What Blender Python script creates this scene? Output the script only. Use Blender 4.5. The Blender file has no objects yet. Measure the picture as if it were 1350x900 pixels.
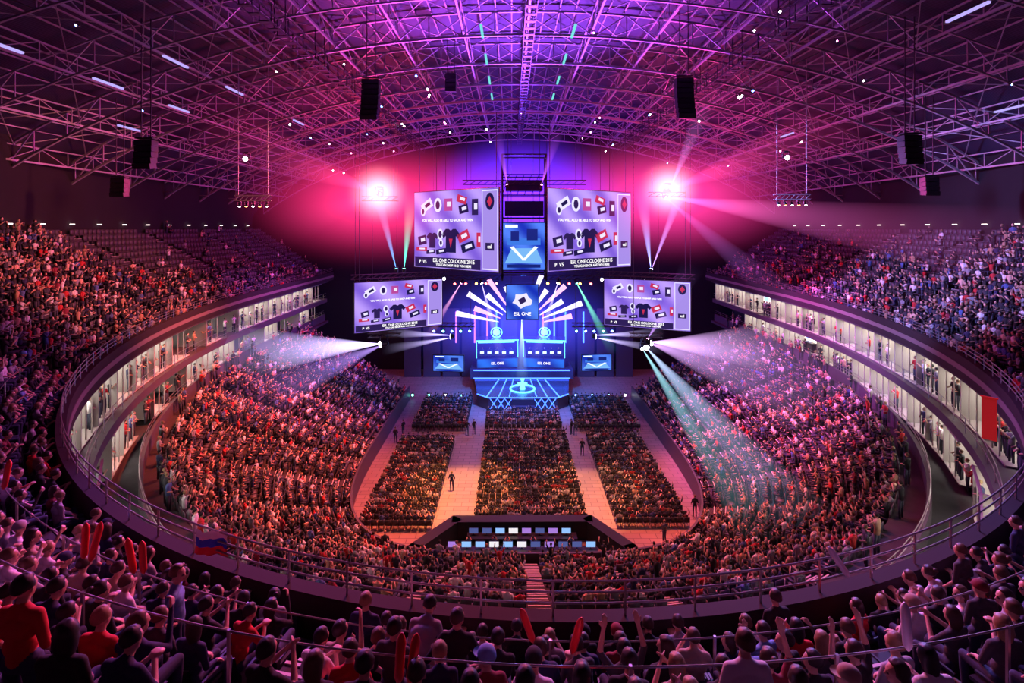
import bpy, bmesh, math, random, time
import numpy as np
from mathutils import Vector, Matrix
T0=time.time()
random.seed(7); rng=np.random.default_rng(7)
SC=bpy.context.scene
try: SC.view_settings.view_transform='Standard'
except Exception as e: print(e)
CX,CY=1.2,55.0
# ---------------------------------------------------------------- materials
MATS={}
def mat(name,col,rough=.6,metal=0,em=None,es=0,noise=0,nscale=8,wave=None):
    if name in MATS: return MATS[name]
    m=bpy.data.materials.new(name); m.use_nodes=True
    nt=m.node_tree; b=nt.nodes['Principled BSDF']
    b.inputs['Base Color'].default_value=(*col,1); b.inputs['Roughness'].default_value=rough
    b.inputs['Metallic'].default_value=metal
    if em is not None:
        b.inputs['Emission Color'].default_value=(*em,1); b.inputs['Emission Strength'].default_value=es
    if noise:
        tc=nt.nodes.new('ShaderNodeTexCoord'); n=nt.nodes.new('ShaderNodeTexNoise'); n.inputs['Scale'].default_value=nscale
        n.inputs['Detail'].default_value=3
        r=nt.nodes.new('ShaderNodeMix'); r.data_type='RGBA'
        r.inputs[6].default_value=(*[c*(1-noise) for c in col],1); r.inputs[7].default_value=(*[min(1,c*(1+noise)) for c in col],1)
        nt.links.new(tc.outputs['Object'],n.inputs['Vector']); nt.links.new(n.outputs['Fac'],r.inputs[0]); nt.links.new(r.outputs[2],b.inputs['Base Color'])
    if wave:
        tc=nt.nodes.new('ShaderNodeTexCoord'); w=nt.nodes.new('ShaderNodeTexWave'); w.inputs['Scale'].default_value=wave
        w.bands_direction='Y'
        r=nt.nodes.new('ShaderNodeMix'); r.data_type='RGBA'
        r.inputs[6].default_value=(*[c*.35 for c in col],1); r.inputs[7].default_value=(*col,1)
        nt.links.new(tc.outputs['Object'],w.inputs['Vector']); nt.links.new(w.outputs['Fac'],r.inputs[0]); nt.links.new(r.outputs[2],b.inputs['Base Color'])
    MATS[name]=m; return m
def emat(name,col,s):
    if name in MATS: return MATS[name]
    m=bpy.data.materials.new(name); m.use_nodes=True; nt=m.node_tree
    nt.nodes.remove(nt.nodes['Principled BSDF']); e=nt.nodes.new('ShaderNodeEmission')
    e.inputs[0].default_value=(*col,1); e.inputs[1].default_value=s
    nt.links.new(e.outputs[0],nt.nodes['Material Output'].inputs['Surface']); MATS[name]=m; return m
def attrmat(name,rough=.8):
    m=bpy.data.materials.new(name); m.use_nodes=True; nt=m.node_tree
    a=nt.nodes.new('ShaderNodeAttribute'); a.attribute_name='col'
    nt.links.new(a.outputs['Color'],nt.nodes['Principled BSDF'].inputs['Base Color']); nt.nodes['Principled BSDF'].inputs['Roughness'].default_value=rough
    return m
def nodemath(nt):
    def M(op,a,b=None,clamp=False):
        n=nt.nodes.new('ShaderNodeMath'); n.operation=op; n.use_clamp=clamp
        for i,x in enumerate((a,b)):
            if x is None: continue
            if isinstance(x,(int,float)): n.inputs[i].default_value=x
            else: nt.links.new(x,n.inputs[i])
        return n.outputs[0]
    return M
def hazeglowmat(name,col,s,pw=2.6):  # emission-only volume: glow of lit air painted in, nothing scatters
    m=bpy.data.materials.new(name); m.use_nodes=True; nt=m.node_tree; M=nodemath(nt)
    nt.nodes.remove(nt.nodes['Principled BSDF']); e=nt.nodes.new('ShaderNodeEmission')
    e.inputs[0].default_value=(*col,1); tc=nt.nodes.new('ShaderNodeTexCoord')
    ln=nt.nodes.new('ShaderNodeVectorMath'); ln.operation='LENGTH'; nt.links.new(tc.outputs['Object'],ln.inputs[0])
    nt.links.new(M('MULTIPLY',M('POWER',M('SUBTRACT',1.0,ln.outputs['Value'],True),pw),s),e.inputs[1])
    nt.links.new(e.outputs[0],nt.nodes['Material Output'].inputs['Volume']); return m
def beammat(name,col,s):
    # painted beam: self-glowing cone surface, strongest facing the viewer, fading from the lamp
    if name in MATS: return MATS[name]
    m=bpy.data.materials.new(name); m.use_nodes=True; nt=m.node_tree; M=nodemath(nt)
    nt.nodes.remove(nt.nodes['Principled BSDF']); e=nt.nodes.new('ShaderNodeEmission'); t=nt.nodes.new('ShaderNodeBsdfTransparent'); ad=nt.nodes.new('ShaderNodeAddShader')
    e.inputs[0].default_value=(*col,1); tc=nt.nodes.new('ShaderNodeTexCoord'); sx=nt.nodes.new('ShaderNodeSeparateXYZ'); nt.links.new(tc.outputs['Object'],sx.inputs[0])
    a=M('POWER',M('SUBTRACT',1.0,sx.outputs[2],True),1.5); b=M('DIVIDE',.22,M('ADD',sx.outputs[2],.16))
    lw=nt.nodes.new('ShaderNodeLayerWeight'); lw.inputs[0].default_value=.5
    f=M('POWER',M('SUBTRACT',1.0,lw.outputs['Facing'],True),1.6)
    nt.links.new(M('MULTIPLY',M('MULTIPLY',M('MULTIPLY',a,b),f),s),e.inputs[1])
    nt.links.new(e.outputs[0],ad.inputs[0]); nt.links.new(t.outputs[0],ad.inputs[1]); nt.links.new(ad.outputs[0],nt.nodes['Material Output'].inputs['Surface'])
    try: m.cycles.emission_sampling='NONE'
    except Exception as ex: print(ex)
    MATS[name]=m; return m
# ---------------------------------------------------------------- builder
class MB:
    def __init__(s): s.v=[];s.f=[];s.m=[];s.vm=[]
    def add(s,vs,fs,mi=0):
        o=len(s.v); s.v+= [tuple(p) for p in vs]; s.f+=[tuple(i+o for i in f) for f in fs]; s.m+=[mi]*len(fs); s.vm+=[mi]*len(vs)
    def box(s,c,d,mi=0,R=None):
        x,y,z=[k/2 for k in d]; vs=[Vector((a*x,b*y,e*z)) for a in(-1,1) for b in(-1,1) for e in(-1,1)]
        if R is not None: vs=[R@p for p in vs]
        vs=[(p.x+c[0],p.y+c[1],p.z+c[2]) for p in vs]
        s.add(vs,[(0,1,3,2),(4,6,7,5),(0,4,5,1),(2,3,7,6),(0,2,6,4),(1,5,7,3)],mi)
    def tube(s,pts,r,n=6,mi=0,cap=True,sq=(1,1)):
        pts=[Vector(p) for p in pts]; L=len(pts)
        if not isinstance(r,(list,tuple)): r=[r]*L
        vs=[];up=None
        for i,p in enumerate(pts):
            t=(pts[min(i+1,L-1)]-pts[max(i-1,0)]).normalized()
            if up is None: up=Vector((0,0,1)) if abs(t.z)<.9 else Vector((0,1,0))
            a=t.cross(up)
            if a.length<.05: a=t.cross(Vector((1,0,0)))
            a.normalize(); b=a.cross(t).normalized()
            for k in range(n):
                th=2*math.pi*(k+.5)/n; vs.append(p+a*math.cos(th)*r[i]*sq[0]+b*math.sin(th)*r[i]*sq[1])
        fs=[(i*n+k,i*n+(k+1)%n,(i+1)*n+(k+1)%n,(i+1)*n+k) for i in range(L-1) for k in range(n)]
        if cap: fs+=[tuple(range(n-1,-1,-1)),tuple((L-1)*n+k for k in range(n))]
        s.add(vs,fs,mi)
    def bar(s,p0,p1,w,mi=0): s.tube([p0,p1],w*.707,4,mi)
    def ball(s,c,r,mi=0,seg=8,ring=6,R=None):
        if not isinstance(r,(tuple,list)): r=(r,r,r)
        vs=[Vector((0,0,r[2]))]
        for i in range(1,ring):
            ph=math.pi*i/ring
            for k in range(seg):
                th=2*math.pi*k/seg; vs.append(Vector((r[0]*math.sin(ph)*math.cos(th),r[1]*math.sin(ph)*math.sin(th),r[2]*math.cos(ph))))
        vs.append(Vector((0,0,-r[2]))); n=len(vs)-1
        fs=[(0,1+k,1+(k+1)%seg) for k in range(seg)]
        for i in range(ring-2):
            for k in range(seg):
                a=1+i*seg; fs.append((a+k,a+seg+k,a+seg+(k+1)%seg,a+(k+1)%seg))
        a=1+(ring-2)*seg; fs+=[(a+k,n,a+(k+1)%seg) for k in range(seg)]
        if R is not None: vs=[R@p for p in vs]
        s.add([(p.x+c[0],p.y+c[1],p.z+c[2]) for p in vs],fs,mi)
    def sweep(s,R,prof,mi=0,closed=True,caps=True):
        n=len(prof); vs=[(x+nx*d,y+ny*d,z) for (x,y,nx,ny) in R for d,z in prof]; K=n if closed else n-1
        fs=[(i*n+k,i*n+(k+1)%n,(i+1)*n+(k+1)%n,(i+1)*n+k) for i in range(len(R)-1) for k in range(K)]
        if closed and caps: fs+=[tuple(range(n)),tuple((len(R)-1)*n+k for k in range(n-1,-1,-1))]
        s.add(vs,fs,mi)
    def mesh(s,name,mats,smooth=False):
        me=bpy.data.meshes.new(name); me.from_pydata(s.v,[],s.f)
        for m in mats: me.materials.append(m)
        me.polygons.foreach_set('material_index',s.m)
        if smooth: me.polygons.foreach_set('use_smooth',[True]*len(s.f))
        me.update(); return me
def link(name,me,parent=None,loc=(0,0,0),rz=0,label=None,cat=None,group=None,kind=None,M=None):
    o=bpy.data.objects.new(name,me); SC.collection.objects.link(o)
    if M is not None: o.matrix_local=M
    else: o.location=loc; o.rotation_euler=(0,0,rz)
    if parent is not None: o.parent=parent
    if label: o['label']=label
    if cat: o['category']=cat
    if group: o['group']=group
    if kind: o['kind']=kind
    return o
def mk(b,name,mats,smooth=False,**k):
    return link(name,b.mesh(name,mats,smooth),**k)
def copytree(src,loc,rz,sc=None,label=None):
    o=src.copy(); SC.collection.objects.link(o); o.location=loc; o.rotation_euler=(0,0,rz)
    if sc: o.scale=(sc,)*3
    if label: o['label']=label
    kids=[]
    for c in src.children:
        k=c.copy(); SC.collection.objects.link(k); k.parent=o; kids.append(k)
    return o,kids
# ---------------------------------------------------------------- curves
def ring(A,B,n=2.0,yfar=78,N=160,t0=0,t1=1):
    P=[]
    for i in range(N+1):
        t=t0+(t1-t0)*i/N
        if t<.15: p=(-A,CY+(yfar-CY)*(1-t/.15))
        elif t>.85: p=(A,CY+(yfar-CY)*((t-.85)/.15))
        else:
            th=math.pi*(t-.15)/.7; c=math.cos(th); q=max(0,math.sin(th))
            p=(-A*math.copysign(abs(c)**(2/n),c),CY-B*q**(2/n))
        P.append((p[0]+CX,p[1]))
    P=np.array(P); D=np.gradient(P,axis=0); D/=np.linalg.norm(D,axis=1)[:,None]+1e-9
    return np.column_stack([P,D[:,1],-D[:,0]])
def spaced(R,step):
    d=np.r_[0,np.cumsum(np.linalg.norm(np.diff(R[:,:2],axis=0),axis=1))]
    s=np.arange(step/2,d[-1],step)
    out=np.column_stack([np.interp(s,d,R[:,i]) for i in range(4)]+[s/d[-1]]); L=np.linalg.norm(out[:,2:4],axis=1); out[:,2:4]/=L[:,None]
    return out,d[-1]
def atfrac(R,f):
    d=np.r_[0,np.cumsum(np.linalg.norm(np.diff(R[:,:2],axis=0),axis=1))]; s=f*d[-1]
    return [float(np.interp(s,d,R[:,i])) for i in range(4)]
# ---------------------------------------------------------------- common mats
concrete=mat('concrete',(.06,.05,.055),.9,noise=.35,nscale=1.5)
concd=mat('dark_concrete',(.03,.024,.027),.8,noise=.3,nscale=2)
steel=mat('painted_steel',(.40,.37,.42),.45,.2)
steeld=mat('dark_steel',(.06,.055,.07),.5,.4)
railm=mat('rail_metal',(.4,.36,.36),.35,.8)
black=mat('black_matte',(.012,.012,.014),.7)
blackp=mat('black_plastic',(.014,.014,.018),.4)
seatm=mat('seat_plastic',(.025,.025,.035),.45)
# ---------------------------------------------------------------- floor + tiers
b=MB()
b.add([(-60,-5,-.02),(60,-5,-.02),(60,90,-.02),(-60,90,-.02)],[(0,1,2,3)])
def floormat():
    m=mat('arena_floor',(.42,.38,.36),.5,noise=.18,nscale=.6)
    nt=m.node_tree; bk=nt.nodes.new('ShaderNodeTexBrick'); tc=nt.nodes.new('ShaderNodeTexCoord')
    bk.inputs['Scale'].default_value=.4; bk.inputs['Color1'].default_value=(.30,.24,.20,1); bk.inputs['Color2'].default_value=(.24,.19,.16,1); bk.inputs['Mortar'].default_value=(.10,.08,.07,1); bk.inputs['Mortar Size'].default_value=.01
    nt.links.new(tc.outputs['Object'],bk.inputs['Vector']); nt.links.new(bk.outputs['Color'],nt.nodes['Principled BSDF'].inputs['Base Color'])
    return m
mk(b,'floor',[floormat()],label='polished concrete arena floor with panel joints',cat='floor',kind='structure')
NL=17
def lowcurve(s,N=200,**k):
    return ring(15.6+(29.5-15.6)*s,21.5+(38-21.5)*s,3.6+(2-3.6)*s,69,N,**k)
b=MB()
for k in range(NL):
    a=lowcurve(k/NL); c=lowcurve((k+1)/NL); z=1.1+.5*k; n=len(a)
    b.add([(p[0],p[1],z) for p in a]+[(p[0],p[1],z) for p in c]+[(p[0],p[1],z+.5) for p in c],
        [(i,i+1,n+i+1,n+i) for i in range(n-1)]+[(n+i,n+i+1,2*n+i+1,2*n+i) for i in range(n-1)])
mk(b,'floor_lower_tier',[concrete],label='stepped concrete terrace of the lower seating bowl',cat='terrace',kind='structure')
b=MB(); b.sweep(lowcurve(0),[(-.12,0),(.05,0),(.05,1.9),(-.12,1.9)])
mk(b,'wall_pitch_side',[mat('boards',(.07,.05,.06),.5)],label='dark barrier boards around the arena floor',cat='wall',kind='structure')
UA,UB=29.5,46.0
NU=14; RD=.8; RH=.53; Z0=16.0
def upcurve(d,N=220): return ring(UA+d,UB+d,2,78,N)
b=MB()
for k in range(NU):
    a=upcurve(.25+RD*k); c=upcurve(.25+RD*(k+1)); z=Z0+RH*k; n=len(a)
    b.add([(p[0],p[1],z) for p in a]+[(p[0],p[1],z) for p in c]+[(p[0],p[1],z+RH) for p in c],
        [(i,i+1,n+i+1,n+i) for i in range(n-1)]+[(n+i,n+i+1,2*n+i+1,2*n+i) for i in range(n-1)])
mk(b,'floor_upper_tier',[concd],label='stepped dark concrete terrace of the upper seating tier',cat='terrace',kind='structure')
b=MB(); b.sweep(upcurve(0),[(-.05,15.75),(.25,15.75),(.25,17.0),(-.05,17.0)]); 
mk(b,'trim_1',[mat('parapet',(.02,.011,.012),.9)],label='dark parapet band along the upper tier edge',cat='parapet',kind='structure')
b=MB(); b.sweep(upcurve(-.06),[(-.03,16.2),(.0,16.2),(.0,16.5),(-.03,16.5)])
mk(b,'trim_2',[mat('fascia_pale',(.2,.14,.14),.7)],label='pale fascia strip around the upper balcony',cat='fascia',kind='structure')
def ringw(name,A,B,prof,m,label,yfar=76):
    b=MB(); b.sweep(ring(A,B,2,yfar,160),prof); mk(b,name,[m],label=label,cat='trim',kind='structure')
ringw('trim_3',UA,UB,[(0,15.62),(3.4,15.62),(3.4,15.74),(0,15.74)],concrete,'underside slab beneath the upper tier')
ringw('trim_4',29.7,44.6,[(0,12.55),(3.4,12.55),(3.4,13.1),(0,13.1)],mat('fascia_mid',(.08,.06,.07),.7),'concrete slab edge between suite levels')
ringw('trim_5',30.0,40.0,[(0,9.6),(.2,9.6),(.2,10.7),(0,10.7)],mat('fascia_low',(.08,.06,.075),.7),'low wall along the lower concourse')
ringw('trim_6',29.5,38.0,[(0,9.4),(5.5,9.4),(5.5,9.7),(0,9.7)],concrete,'concourse slab above the lower tier')
ringw('wall_suites',UA+3.3,UB+1.2,[(0,9.4),(.2,9.4),(.2,16),(0,16)],mat('suite_backing',(.05,.045,.05),.8),'dark wall behind the hospitality suites')
ringw('wall_outer',UA+11.7,UB+11.7,[(0,22.8),(.3,22.8),(.3,31),(0,31)],mat('outer_wall',(.012,.008,.012),.9,noise=.3,nscale=.5),'dark wall above the top row of seats')
b=MB(); b.box((1,84,20),(120,.4,48)); mk(b,'wall_far',[mat('drape',(.02,.017,.04),.9,wave=1.5)],label='dark draped wall behind the stage',cat='wall',kind='structure')
# ceiling
def zr(x): return 24.6+16*max(0,1-((x-CX)/46)**2)**.75
xs=np.linspace(-44.7,47.1,61)
b=MB(); n=len(xs); b.add([(x,-4,zr(x)+.3) for x in xs]+[(x,84,zr(x)+.3) for x in xs],[(i,i+1,n+i+1,n+i) for i in range(n-1)])
mk(b,'ceiling',[mat('roof_deck',(.05,.035,.09),.7,wave=2.2)],label='arched corrugated metal roof deck',cat='ceiling',kind='structure')
# roof trusses
ys=[12+6.4*i for i in range(12)]
for i,y in enumerate(ys):
    b=MB(); X=np.linspace(-41.5,43.9,35); top=[(x,y,zr(x)-.1) for x in X]; bot=[(x,y,zr(x)-1.9) for x in X]
    q=.65 if y<32 else 1
    b.tube(top,.11*q,4); b.tube(bot,.12*q,4)
    for k in range(len(X)):
        b.bar(top[k],bot[k],.08*q)
        if k<len(X)-1: b.bar(bot[k] if k%2 else top[k], top[k+1] if k%2 else bot[k+1],.08*q)
    mk(b,'roof_truss',[steel],label='arched lattice steel roof truss spanning the arena',cat='roof truss',group='arched roof trusses')
xl=[CX+4.9*j for j in range(-8,9)]
for j,x in enumerate(xl):
    b=MB(); Y=np.linspace(9,83,30); top=[(x,y,zr(x)-.3) for y in Y]; bot=[(x,y,zr(x)-1.5) for y in Y]
    b.tube(top,.07,4); b.tube(bot,.10,4)
    for k in range(len(Y)-1):
        b.bar(bot[k],top[k],.05); b.bar(bot[k] if k%2 else top[k], top[k+1] if k%2 else bot[k+1],.05)
    mk(b,'roof_purlin',[steel],label='long lattice steel purlin running along the roof',cat='roof purlin',group='long roof purlins')
for i in range(1,11):
    for j in range(16):
        x0,x1=xl[j],xl[j+1]; y0,y1=ys[i],ys[i+1] if i<11 else 84
        b=MB(); z=lambda x: zr(x)-.35; q=.05 if y0<32 else .07
        b.bar((x0,y0,z(x0)),(x1,y1,z(x1)),q); b.bar((x1,y0,z(x1)),(x0,y1,z(x0)),q)
        for f in(.25,.5,.75):
            xm=x0+(x1-x0)*f; b.bar((xm,y0,zr(xm)+.1),(xm,y1,zr(xm)+.1),.09)
        mk(b,'cross_brace',[steel],label='crossed steel bracing rods between roof trusses',cat='roof bracing',group='roof cross braces')
for x in (CX,-14.5,17):
    b=MB(); Y0,Y1=18,80; zz=zr(x)-3.1; hw=.35
    for yy in np.arange(Y0,Y1,1.1): b.box((x,yy,zz),(2*hw,.35,.05))
    for sx in(-hw,hw):
        for dz in(0,.55,1.1): b.bar((x+sx,Y0,zz+dz),(x+sx,Y1,zz+dz),.06)
        for y in np.arange(Y0,Y1,2.2): b.bar((x+sx,y,zz),(x+sx,y,zz+1.1),.05)
    for y in np.arange(Y0,Y1,6.4):
        b.bar((x-hw,y,zz),(x-hw,y,zr(x)),.05); b.bar((x+hw,y,zz),(x+hw,y,zr(x)),.05)
    mk(b,'catwalk',[steeld],label='suspended steel maintenance catwalk with handrails',cat='catwalk',group='roof catwalks')
# ---------------------------------------------------------------- suites
sw=mat('suite_wall_glow',(.8,.75,.68),.7,em=(1,.84,.70),es=1.4); sl=emat('suite_lamp',(1,.93,.85),10)  # back wall emits by itself, standing in for room light
sp=mat('suite_partition',(.4,.35,.32),.7); sscr=emat('suite_tv',(.25,.45,1),2.5); scnt=mat('suite_counter',(.06,.035,.03),.4)
def suite_proto():
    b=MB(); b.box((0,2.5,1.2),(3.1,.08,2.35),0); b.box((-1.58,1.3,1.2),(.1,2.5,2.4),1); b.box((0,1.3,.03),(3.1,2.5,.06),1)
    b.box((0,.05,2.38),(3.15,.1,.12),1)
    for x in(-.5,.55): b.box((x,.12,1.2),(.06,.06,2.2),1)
    r=mk(b,'hospitality_suite',[sw,sp],label='hospitality suite with self-glowing back wall and open front',cat='suite',group='hospitality suites')
    b=MB(); b.box((0,1.2,2.33),(2.2,1.2,.05)); mk(b,'ceiling_light',[sl],parent=r)
    b=MB(); b.box((.4,1.9,.55),(1.7,.5,1.0)); b.box((.4,1.85,1.07),(1.8,.6,.06)); mk(b,'bar_counter',[scnt],parent=r)
    b=MB(); b.box((-.75,2.42,1.55),(1.0,.06,.6)); mk(b,'wall_screen',[sscr],parent=r)
    return r
proto=suite_proto(); first=True
for (A,B,z) in((UA+.3,UB+.2,13.14),(30.3,43.2,10.1)):
    Rr=ring(A,B,2,74,300); S,L=spaced(Rr,3.2)
    for q in S:
        if .40<q[4]<.60: continue
        yaw=math.atan2(q[2],-q[3])
        if first: proto.location=(q[0],q[1],z); proto.rotation_euler=(0,0,yaw+math.pi); first=False
        else:
            if random.random()<(.4 if z<12 else .06): continue
            copytree(proto,(q[0],q[1],z),yaw+math.pi)
# ---------------------------------------------------------------- aisle steps
def aisles(name,fr,NR,cf,zf,dd,group):
    for f in fr:
        b=MB(); ok=False
        for k in range(NR):
            for h in(0,1):
                x,y,nx,ny=atfrac(cf(k,h*.5),f)
                if y<5.2: continue
                ok=True; a=math.atan2(ny,nx)+math.pi/2
                b.box((x+nx*dd*.2,y+ny*dd*.2,zf(k)+.02+h*.12),(1.0,dd*.45,.22+h*.2),0,Matrix.Rotation(a,3,'Z'))
                b.box((x-nx*.02,y-ny*.02,zf(k)+.14+h*.22),(1.0,.05,.02),1,Matrix.Rotation(a,3,'Z'))
        if ok: mk(b,name,[concrete,mat('step_nosing',(.7,.65,.6),.6)],label='concrete aisle stairs with pale step edges',cat='stairs',group=group)
aisles('aisle_stairs',[(m-.5)/20 for m in range(1,21)],NU,lambda k,h:upcurve(.25+RD*(k+h)),lambda k:Z0+RH*k,.8,'upper tier aisle stairs')
aisles('aisle_stairs',[m/22 for m in range(1,22)],NL,lambda k,h:lowcurve((k+h)/NL),lambda k:1.1+.5*k,.85,'lower tier aisle stairs')
# ---------------------------------------------------------------- low-poly crowd
def tmpl(sit=True,arms=0):
    b=MB(); o=0 if sit else .42
    b.tube([(0,0,.46+o),(0,-.02,.72+o),(0,0,.98+o),(0,0,1.07+o)],[.15,.15,.19,.07],6,2,sq=(1.05,.7))
    b.ball((0,.035,1.22+o),(.078,.092,.115),0,6,5); b.ball((0,.005,1.26+o),(.088,.1,.1),1,6,4)
    if sit:
        for s in(-1,1): b.tube([(s*.1,0,.5),(s*.13,.42,.52),(s*.13,.38,.06)],[.085,.065,.05],4,3)
    else:
        for s in(-1,1): b.tube([(s*.09,0,.9),(s*.11,.02,.48),(s*.12,0,.03)],[.09,.07,.05],4,3)
    for s in(-1,1):
        a=arms if arms<3 else (2 if s>0 else 0)
        if a==0: P=[(s*.2,0,1.0+o),(s*.25,.03,.76+o),(s*.14,.25,.68+o)]
        elif a==1: P=[(s*.2,0,1.0+o),(s*.24,.18,.82+o),(s*.05,.34,1.05+o)]
        else: P=[(s*.2,0,1.0+o),(s*.3,.08,1.22+o),(s*.26,.12,1.5+o)]
        b.tube(P[:2],[.055,.045],4,2); b.tube(P[1:],[.042,.035],4,0)
    return b
TM=[tmpl(True,0),tmpl(True,1),tmpl(True,2),tmpl(True,3),tmpl(False,0),tmpl(False,2),tmpl(False,1),tmpl(True,0),tmpl(True,1),tmpl(True,3)]
SHIRT=np.array([(.015,.015,.018),(.04,.04,.05),(.02,.025,.08),(.28,.28,.3),(.85,.82,.8),(.55,.03,.03),(.08,.14,.35),(.5,.3,.18),(.25,.02,.04),(.8,.5,.35)])
SW=np.array([.30,.15,.10,.1,.12,.08,.05,.04,.03,.03])
HAIR=np.array([(.02,.014,.01),(.05,.03,.018),(.14,.085,.045),(.34,.23,.11),(.012,.012,.012)])
def instancer(name,tms,inst,mats,colfun=None,smooth=False,**k):
    VV=[];LV=[];LS=[];CC=[];vo=0;lo=0
    arr=np.array(inst,dtype=float)
    for ti,t in enumerate(tms):
        a=arr[arr[:,0]==ti]
        if len(a)==0: continue
        V=np.array(t.v); n=len(V); K=len(a); c=np.cos(a[:,4])[:,None];s=np.sin(a[:,4])[:,None]; sc=a[:,5][:,None]
        X=(V[None,:,0]*c-V[None,:,1]*s)*sc+a[:,1][:,None]; Y=(V[None,:,0]*s+V[None,:,1]*c)*sc+a[:,2][:,None]; Z=V[None,:,2]*sc+a[:,3][:,None]
        VV.append(np.stack([X,Y,Z],-1).reshape(-1,3))
        li=np.array([i for f in t.f for i in f]); ls=np.cumsum([0]+[len(f) for f in t.f[:-1]])
        LV.append((li[None]+vo+np.arange(K)[:,None]*n).ravel()); LS.append((ls[None]+lo+np.arange(K)[:,None]*len(li)).ravel())
        if colfun: CC.append(colfun(np.array(t.vm),K,ti).reshape(-1,4))
        vo+=n*K; lo+=len(li)*K
    V=np.concatenate(VV);LV=np.concatenate(LV);LS=np.concatenate(LS)
    me=bpy.data.meshes.new(name); me.vertices.add(len(V)); me.vertices.foreach_set('co',V.astype(np.float32).ravel())
    me.loops.add(len(LV)); me.loops.foreach_set('vertex_index',LV.astype(np.int32)); me.polygons.add(len(LS)); me.polygons.foreach_set('loop_start',LS.astype(np.int32))
    if colfun:
        ca=me.color_attributes.new('col','FLOAT_COLOR','POINT'); ca.data.foreach_set('color',np.concatenate(CC).astype(np.float32).ravel())
    for m in mats: me.materials.append(m)
    me.update(calc_edges=True); 
    if smooth: me.polygons.foreach_set('use_smooth',[True]*len(LS))
    return link(name,me,**k)
def crowdcol(vm,K,ti):
    C=np.ones((K,len(vm),4)); sk=np.array([.85,.50,.36])[None]*(.3+.8*rng.random((K,1))); 
    shc=SHIRT[rng.choice(10,K,p=SW)]
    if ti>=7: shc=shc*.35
    pal=[sk,HAIR[rng.integers(0,5,K)],shc,np.array([.03,.035,.06])[None]*(.4+1.2*rng.random((K,1)))]
    for p in range(4):
        C[:,vm==p,:3]=pal[p][:,None,:]
    return C
inst=[]; seats=[]
def proj(x,y,z): return 675+650*x/y, 300+650*(24-z)/y
for k in range(NL):
    c=lowcurve((k+.55)/NL,300); S,L=spaced(c,.58); z=1.1+.5*k; NA=22
    for q in S:
        fr=q[4]*NA; 
        if abs(fr-round(fr))*L/NA<.62: continue
        yaw=math.atan2(q[2],-q[3])
        x,y=q[0],q[1]
        if y<20.5: continue
        seats.append((x,y,z,yaw))
        if random.random()<(.93 if y<64 else .8):
            r=random.random(); t=0 if r<.5 else 1 if r<.78 else 2 if r<.84 else 3 if r<.9 else 4 if r<.96 else 5
            inst.append((t,x+random.uniform(-.05,.05),y+random.uniform(-.05,.05),z,yaw+random.uniform(-.35,.35),random.uniform(.92,1.1)))
near=[]
for k in range(NU):
    c=upcurve(.25+RD*k+.58,400); S,L=spaced(c,.56); z=Z0+RH*k; NA=20
    for q in S:
        fr=q[4]*NA+.5
        if abs(fr-round(fr))*L/NA<.58: continue
        x,y=q[0],q[1]
        if y<4.6: continue
        u,v=proj(x,y,z+1.2)
        if u<-70 or u>1420 or v>960: continue
        yaw=math.atan2(q[2],-q[3])
        if y>40:
            dens=.9-(k/NU)*1.1-(y-40)/60.0 if x<0 else .95-(k/NU)*.8-(y-40)/70.0
            empty=random.random()>max(.04,dens)
        elif k>11: empty=random.random()<.15
        else: empty=random.random()<.07
        near.append((y,x,z,yaw,empty,k))
near.sort()
indiv=[p for p in near if not p[4]][:270]; iset=set((p[0],p[1]) for p in indiv)
seat_ind=near[:290]; sset=set((p[0],p[1]) for p in seat_ind)
for p in near:
    y,x,z,yaw,e,k=p
    if (y,x) not in sset: seats.append((x,y,z,yaw))
    if e or (y,x) in iset: continue
    r=random.random(); t=0 if r<.5 else 1 if r<.75 else 2 if r<.8 else 3 if r<.86 else 4 if r<.96 else 6
    inst.append((t,x,y,z,yaw+random.uniform(-.35,.35),random.uniform(.92,1.1)))
for (A,B,z,p) in((UA+.75,UB+.6,13.14,.35),(30.6,43.6,10.1,.3),(29.8,38.5,9.7,.35)):
    S,L=spaced(ring(A,B,2,72,300),.6)
    for q in S:
        if .4<q[4]<.6 or random.random()>p: continue
        inst.append((random.choice([4,4,6]),q[0],q[1],z,math.atan2(q[2],-q[3])+random.uniform(-.6,.6),random.uniform(.95,1.08)))
blocks=[(-2.8,5.9,38.8,56.2),(-12.0,-6.1,39.2,55.4),(8.6,14.4,39.6,56.0),(-11.6,-5.2,58.3,68.5),(-3,5.7,58.3,63.2),(7.9,15.2,58.3,68.5)]
fch=[]
for (x0,x1,y0,y1) in blocks:
    for y in np.arange(y0,y1,.86):
        for x in np.arange(x0,x1,.54):
            fch.append((x,y,0,0.))
            if random.random()<.95:
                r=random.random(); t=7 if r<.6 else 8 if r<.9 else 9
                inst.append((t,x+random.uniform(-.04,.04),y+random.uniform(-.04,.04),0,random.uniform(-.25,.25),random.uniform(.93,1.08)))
for y,x0,x1 in((34.9,-4.5,5.8),(36.6,-3.2,4.6)):
    for x in np.arange(x0,x1,.95):
        if random.random()<.75: inst.append((8,x,y-.3,0,random.uniform(-.2,.2),1))
instancer('spectator_crowd',TM,inst,[attrmat('crowd_cloth')],crowdcol,smooth=True,label='dense crowd of seated spectators in mixed clothing',cat='crowd',kind='stuff')
sb=MB(); sb.box((0,-.2,.68),(.46,.05,.5)); sb.box((0,.02,.44),(.46,.42,.06)); sb.box((0,-.05,.22),(.06,.2,.42))
instancer('arena_seat_rows',[sb],[(0,x,y,z,yw,1) for x,y,z,yw in seats],[mat('grey_seat',(.085,.075,.09),.5)],label='rows of grey plastic folding arena seats',cat='seats',kind='stuff')
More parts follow.
